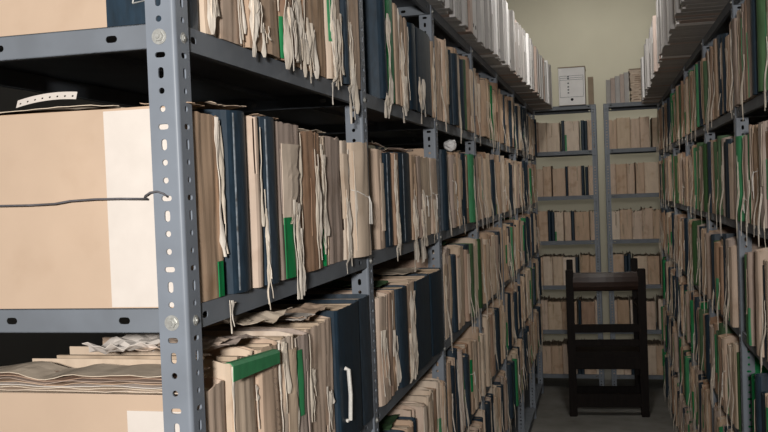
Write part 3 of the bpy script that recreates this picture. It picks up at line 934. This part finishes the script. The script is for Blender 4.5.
def tops(lv, i):
    ps = [p for p in PENDING if p.get('key') == ('L', lv, 0)]
    return ps[i]['loc'][1], ps[i]['t'], ps[i]['loc'][2] + ps[i]['h']
y, t, z = tops(2, 0)
sheet('loose_sheet', 'crumpled tan sheet on the front bundle under the perforated strip', XL - 0.20, y + 0.045, z, 0.085, 0.20, 0.03, 0.010, 'paper', 3)
sheet('loose_sheet', 'curled cream scrap on the front bundle just left of the front post', XL - 0.035, y + 0.05, z, 0.075, 0.07, 0.2, 0.008, 'tan', 8)
sheet('loose_sheet', 'small torn cream sheet at the corner of the front middle-shelf bundle', XL - 0.075, y + t * 1.55, z + 0.0125, 0.10, 0.11, -0.1, 0.010, 'cream', 12)
# perforated strip leaning on the papers
mb = MB()
cells = [(k * 0.0118, (k + 1) * 0.0118, (k + 0.5) * 0.0118, 0.005, 0.0016, 0.0014) for k in range(8)]
hole_plate(mb, lambda u, v, w: (u, 0.012 * math.sin(v * 40) + w, v * 0.9 + 0.002 + 1.8 * u * (0.0945 - u)), cells, 0.012, 0.0007)
o = link('perforated_strip', mb.mesh('perforated_strip', ['white']), None, (XL - 0.252, y + 0.006, z + 0.0075), 0.0)
o.rotation_euler = (0, -0.07, 0)
tag(o, 'white strip of paper with punched holes on the front middle-shelf bundle', 'paper')
for i, (lab, dx, dy, w, l, a, m, sd) in enumerate((
    ('curled white sheet rising in the dark gap above the front lower-shelf bundle', -0.16, 0.14, 0.10, 0.12, 0.040, 'white', 23),
    ('crumpled tan sheet beside the front post on the lower-shelf bundles', -0.075, 0.13, 0.12, 0.10, 0.018, 'tan', 24),
    ('wrinkled grey-brown sheet over the lower-shelf bundles with green edge', -0.09, 0.20, 0.12, 0.16, 0.026, 'greyish', 25),
    ('wrinkled cream sheet piled over the lower-shelf bundles before the navy volumes', -0.08, 0.34, 0.14, 0.15, 0.034, 'paper', 26),
    ('folded tan sheet lying across the two big navy volumes', -0.07, 0.55, 0.17, 0.13, 0.030, 'tan', 27),
    ('white sheet folded under the tan one on the first big navy volume', -0.05, 0.50, 0.09, 0.09, 0.006, 'white', 28))):
    y, t, z = tops(3, 0)
    top = max(p['loc'][2] + p['h'] for p in PENDING if p.get('key') == ('L', 3, 0) and abs(p['loc'][1] + p['t'] / 2 - (y + dy)) < (p['t'] + w) / 2)
    sheet('loose_sheet', lab, XL + dx, y + dy, top + 0.001 + 0.013 * (i % 2), w, l, 0.05 * (i % 3 - 1), a, m, sd)
y, t, z = tops(3, 0)
pk = thing('paper_packet', 'flattened packet of layered old sheets lying on the front lower-shelf bundle', 'papers', (XL - 0.19, y + 0.045, z + 0.001))
r = random.Random(77)
for i in range(7):
    n1, n2 = 22, 3; P = []; sd = i * 3.7; L = 0.33 + r.uniform(-0.02, 0.02); W_ = 0.080 + r.uniform(-0.006, 0.004); ox = r.uniform(-0.01, 0.01)
    for a in range(n1 + 1):
        row = []
        for b in range(n2 + 1):
            u, v = a / n1 - 0.5, b / n2 - 0.5
            row.append((u * L + ox, v * W_ + 0.004 * nz3(u * 14, sd, 2), 0.0035 * i + 0.0014 + 0.0022 * nz3(u * 9, v * 2, sd) + (0.009 * i / 6) * nz3(u * 5, 1, 3)))
        P.append(row)
    Q = [[(p[0], p[1], p[2] - 0.0010) for p in q] for q in P]
    mb = MB(); mb.grid_solid(P, Q)
    link('sheet', mb.mesh('sheet', [('cream', 'paper', 'white', 'tan', 'greyish', 'brown', 'paper')[i]]), pk)
# more loose papers pushed in over the tops
for i, (lv, bay, px, w, l, a, m, lab) in enumerate((
    (3, 1, 395, 0.11, 0.16, 0.018, 'dkgreen', 'crumpled dull green sheet over the lower-shelf bundles just past the second post'),
    (3, 1, 425, 0.16, 0.20, 0.022, 'paper', 'crumpled cream sheet on the navy volumes before the third post, lower shelf'),
    (3, 2, 455, 0.16, 0.16, 0.014, 'dkgreen', 'wrinkled green-grey sheet over the lower-shelf bundles past the third post'),
    (2, 1, 388, 0.12, 0.12, 0.020, 'tan', 'bent tan sheet over the middle-shelf bundles just past the second post'),
    (2, 1, 418, 0.16, 0.15, 0.026, 'greyish', 'crumpled grey-brown sheet over the middle-shelf bundles near the third post'),
    (2, 2, 466, 0.15, 0.12, 0.018, 'paper', 'ragged cream sheet beyond the white paper ball on the middle-shelf bundles'),
    (2, 0, 330, 0.12, 0.13, 0.016, 'paper', 'torn cream sheet over the middle-shelf bundles before the second post'),
    (2, 0, 285, 0.10, 0.12, 0.014, 'tan', 'ragged tan sheet over the middle-shelf bundles behind the navy volumes'),
    (4, 1, 405, 0.16, 0.18, 0.020, 'dkgreen', 'crumpled green sheet on the low-shelf bundles below the navy volumes'))):
    y = on_left(px, {2: 130, 3: 290, 4: 410}[lv])[0]
    ps = [p for p in PENDING if p.get('key') == ('L', lv, bay)]
    tp = [p['loc'][2] + p['h'] for p in ps if p['loc'][1] < y + w * 0.55 and p['loc'][1] + p['t'] > y - w * 0.55]
    if tp:
        sheet('loose_sheet', lab, XL - 0.03 - l / 2, y, max(tp) + 0.0012, w, l, 0.06 * (i % 3 - 1), a, m, 40 + i)
# crumpled white paper knot in the gap above the middle shelf
c_ = [p for p in PENDING if p.get('key') == ('L', 2, 2)]
p_ = min(c_, key=lambda p: abs(p['loc'][1] + p['t'] / 2 - on_left(456, 142)[0]))
ztop = max(p['loc'][2] + p['h'] for p in c_ if abs(p['loc'][1] - p_['loc'][1]) < 0.09)
bm = bmesh.new(); bmesh.ops.create_icosphere(bm, subdivisions=3, radius=0.026)
for v in bm.verts:
    v.co *= 1 + 0.35 * nz3(v.co.x * 60, v.co.y * 60, v.co.z * 60); v.co.z *= 0.8
me = bpy.data.meshes.new('paper_knot'); bm.to_mesh(me); bm.free(); me.materials.append(M['boxwhite'])
lo = min(v.co.z for v in me.vertices)
tag(link('paper_knot', me, None, (XL - 0.02, p_['loc'][1] + p_['t'] / 2, ztop + 0.001 - lo)), 'crumpled white paper ball on the middle-shelf bundles just past the third post', 'paper')
# green cloth band over the tops of the lower-shelf bundles
ps = [p for p in PENDING if p.get('key') == ('L', 3, 0)]
y0 = ps[1]['loc'][1] - 0.032; y1 = ps[2]['loc'][1] + ps[2]['t'] - 0.034
mb = MB()
zt = max(p['loc'][2] + p['h'] for p in ps[:3])
P = [[(0.0175, y0 + (y1 - y0) * i / 8, zt - 0.026 - 0.0012 * i), (0.018, y0 + (y1 - y0) * i / 8, zt - 0.004 - 0.0018 * i), (0.014, y0 + (y1 - y0) * i / 8, zt + 0.001 - 0.0018 * i), (0.006, y0 + (y1 - y0) * i / 8, zt + 0.0015 - 0.0018 * i)] for i in range(9)]
Q = [[(p[0] - 0.0009, p[1], p[2] - 0.0009) for p in q] for q in P]
mb.grid_solid(P, Q)
o = link('cloth_band', mb.mesh('cloth_band', ['green']), None, (XL, 0, 0))
tag(o, 'bright green cloth band over the top edge of the front lower-shelf bundles', 'cloth band')

# retaining wire across the open end of the rack
def on_end(px, py, Y=YL[0]):
    d = cam_rot @ Vector(((px - 384) / FPX, (216 - py) / FPX, -1))
    k = Y / d.y
    return d.x * k, CAMZ + d.z * k
pts = [(166, 197), (163, 193.5), (157, 191.5), (150, 192.5), (145, 196), (143.5, 198.3), (148, 198.8), (120, 198.6), (95, 199.2), (70, 201), (55, 203.8), (30, 205.2), (0, 205.8), (-40, 206.5), (-115, 207)]
mb = MB()
W = []
for i, (a, b) in enumerate(pts):
    X, Z = on_end(a, b, YL[0] - 0.004); W.append((X, YL[0] - 0.0035 + (0.005 if i == 0 else 0) - (0.0015 if i > 5 else 0), Z))
mb.tube(W, 0.0014, 7)
o = link('retaining_wire', mb.mesh('retaining_wire', ['wire'], True))
tag(o, 'thin dark wire stretched across the end of the left rack, hooked to its post', 'wire')

# ------------------------------------------------------------------ dark wooden chair at the end of the aisle
def bar(mb, a, b, w, d):
    a, b = Vector(a), Vector(b)
    t = (b - a).normalized()
    up = Vector((0, 0, 1)) if abs(t.z) < 0.8 else Vector((0, 1, 0))
    s = t.cross(up).normalized() * (w / 2); u = s.cross(t).normalized() * (d / 2)
    vs = [p + q for p in (a, b) for q in (s + u, s - u, -s - u, -s + u)]
    mb.add(vs, [(3, 2, 1, 0), (4, 5, 6, 7)] + [(i, (i + 1) % 4, 4 + (i + 1) % 4, 4 + i) for i in range(4)])
ch = thing('wooden_chair', 'dark wooden armchair standing at the end of the aisle', 'chair', (-0.01, 6.86, 0), math.radians(3))
def cpart(name, fn, m='wood'):
    mb = MB(); fn(mb)
    me = mb.mesh(name, [m])
    bm = bmesh.new(); bm.from_mesh(me)
    bmesh.ops.bevel(bm, geom=[e for e in bm.edges if len(e.link_faces) == 2 and e.calc_face_angle(0) > 0.7], offset=0.004, segments=2, affect='EDGES')
    bm.to_mesh(me); bm.free()
    return link(name, me, ch)
HW = 0.26
for s in (-1, 1):
    cpart('leg', lambda mb: (bar(mb, (s * HW, 0.0, 0), (s * HW, 0.0, 1.10), 0.058, 0.058)))
    cpart('leg', lambda mb: (bar(mb, (s * (HW - 0.01), 0.42, 0), (s * (HW - 0.005), 0.44, 0.52), 0.05, 0.05), bar(mb, (s * (HW - 0.005), 0.44, 0.50), (s * (HW - 0.01), 0.47, 1.14), 0.05, 0.045)))
    cpart('armrest', lambda mb: bar(mb, (s * HW, 0.02, 0.80), (s * HW, 0.45, 0.81), 0.05, 0.035))
    cpart('side_stretcher', lambda mb: bar(mb, (s * HW, 0.02, 0.20), (s * HW, 0.42, 0.20), 0.03, 0.05))
def crest(mb):
    n = 10; P = []
    for i in range(n + 1):
        a = 2 * math.pi * i / n
    pts = [(-HW + 0.02 + (2 * HW - 0.04) * i / 8, 0.005 - 0.02 * math.sin(math.pi * i / 8), 1.01) for i in range(9)]
    k = 12; vs = []; fs = []
    for p in pts:
        vs += [(p[0], p[1] + 0.035 * math.cos(2 * math.pi * j / k), p[2] + 0.072 * math.sin(2 * math.pi * j / k)) for j in range(k)]
    for i in range(8):
        for j in range(k):
            fs.append((i * k + j, i * k + (j + 1) % k, (i + 1) * k + (j + 1) % k, (i + 1) * k + j))
    fs.append(tuple(range(k))); fs.append(tuple(range(9 * k - 1, 8 * k - 1, -1)))
    mb.add(vs, fs)
cpart('crest_rail', crest, 'woodred')
cpart('back_rail', lambda mb: bar(mb, (-HW, 0.0, 0.66), (HW, 0.0, 0.66), 0.03, 0.06))
cpart('back_rail', lambda mb: bar(mb, (-HW, 0.0, 0.55), (HW, 0.0, 0.55), 0.03, 0.05))
cpart('seat', lambda mb: mb.box(-HW - 0.03, HW + 0.03, -0.01, 0.48, 0.44, 0.485))
for yy in (0.0, 0.44):
    cpart('seat_apron', lambda mb: bar(mb, (-HW, yy, 0.40), (HW, yy, 0.40), 0.03, 0.09))
cpart('stretcher', lambda mb: bar(mb, (-HW, 0.0, 0.12), (HW, 0.0, 0.12), 0.03, 0.10))
cpart('stretcher', lambda mb: bar(mb, (-HW, 0.43, 0.10), (HW, 0.43, 0.10), 0.03, 0.06))

# ------------------------------------------------------------------ room
WX0, WX1, WY0, WY1, CH = -3.0, 1.02, -4.0, 9.7, 3.95
mb = MB(); mb.box(WX0 - .1, WX1 + .1, WY0 - .1, WY1 + .1, -0.1, 0); structure('floor', mb, 'floor')
mb = MB(); mb.box(WX0 - .1, WX1 + .1, WY0 - .1, WY1 + .1, CH, CH + 0.1); structure('ceiling', mb, 'ceil')
mb = MB(); mb.box(WX0 - .1, WX1 + .1, WY1, WY1 + .1, 0, CH); structure('wall_end', mb, 'wall')
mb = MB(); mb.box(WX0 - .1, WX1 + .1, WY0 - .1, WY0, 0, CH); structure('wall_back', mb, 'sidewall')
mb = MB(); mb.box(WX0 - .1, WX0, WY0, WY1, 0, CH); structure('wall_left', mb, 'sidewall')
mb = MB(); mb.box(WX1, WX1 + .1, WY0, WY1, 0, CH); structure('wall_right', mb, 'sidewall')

# ------------------------------------------------------------------ light
def area(name, loc, target, sx, sy, power, col):
    l = bpy.data.lights.new(name, 'AREA'); l.shape = 'RECTANGLE'; l.size = sx; l.size_y = sy; l.energy = power; l.color = col
    o = bpy.data.objects.new(name, l); COL.objects.link(o); o.location = loc
    o.rotation_euler = (Vector(target) - Vector(loc)).to_track_quat('-Z', 'Y').to_euler()
    return o
area('flash_lamp', (0.04, -1.0, 2.0), (-0.25, 2.5, 1.72), 0.20, 0.14, 74, (1.0, 0.975, 0.95))
pl = bpy.data.lights.new('ceiling_lamp', 'POINT'); pl.energy = 55; pl.shadow_soft_size = 0.10; pl.color = (1.0, 0.98, 0.94)
po = bpy.data.objects.new('ceiling_lamp', pl); COL.objects.link(po); po.location = (0.0, 4.9, 3.35)
area('ceiling_tube_light_behind_racks', (0.0, 8.5, 3.88), (0.0, 9.0, 0), 1.6, 0.2, 16, (1.0, 0.98, 0.92))
w = bpy.data.worlds.new('World'); S.world = w; w.use_nodes = True
w.node_tree.nodes['Background'].inputs['Color'].default_value = (0.9, 0.9, 1, 1)
w.node_tree.nodes['Background'].inputs['Strength'].default_value = 0.004

# ------------------------------------------------------------------ camera
cd = bpy.data.cameras.new('camera'); cd.sensor_width = 36; cd.lens = 36 * FPX / 768
cd.clip_start = 0.02
co = bpy.data.objects.new('camera', cd); COL.objects.link(co)
co.location = cam_loc; co.rotation_euler = cam_rot.to_euler()
S.camera = co
S.view_settings.view_transform = 'Standard'; S.view_settings.look = 'None'
S.view_settings.exposure = 0.0; S.view_settings.gamma = 1.0; S.view_settings.use_curve_mapping = False
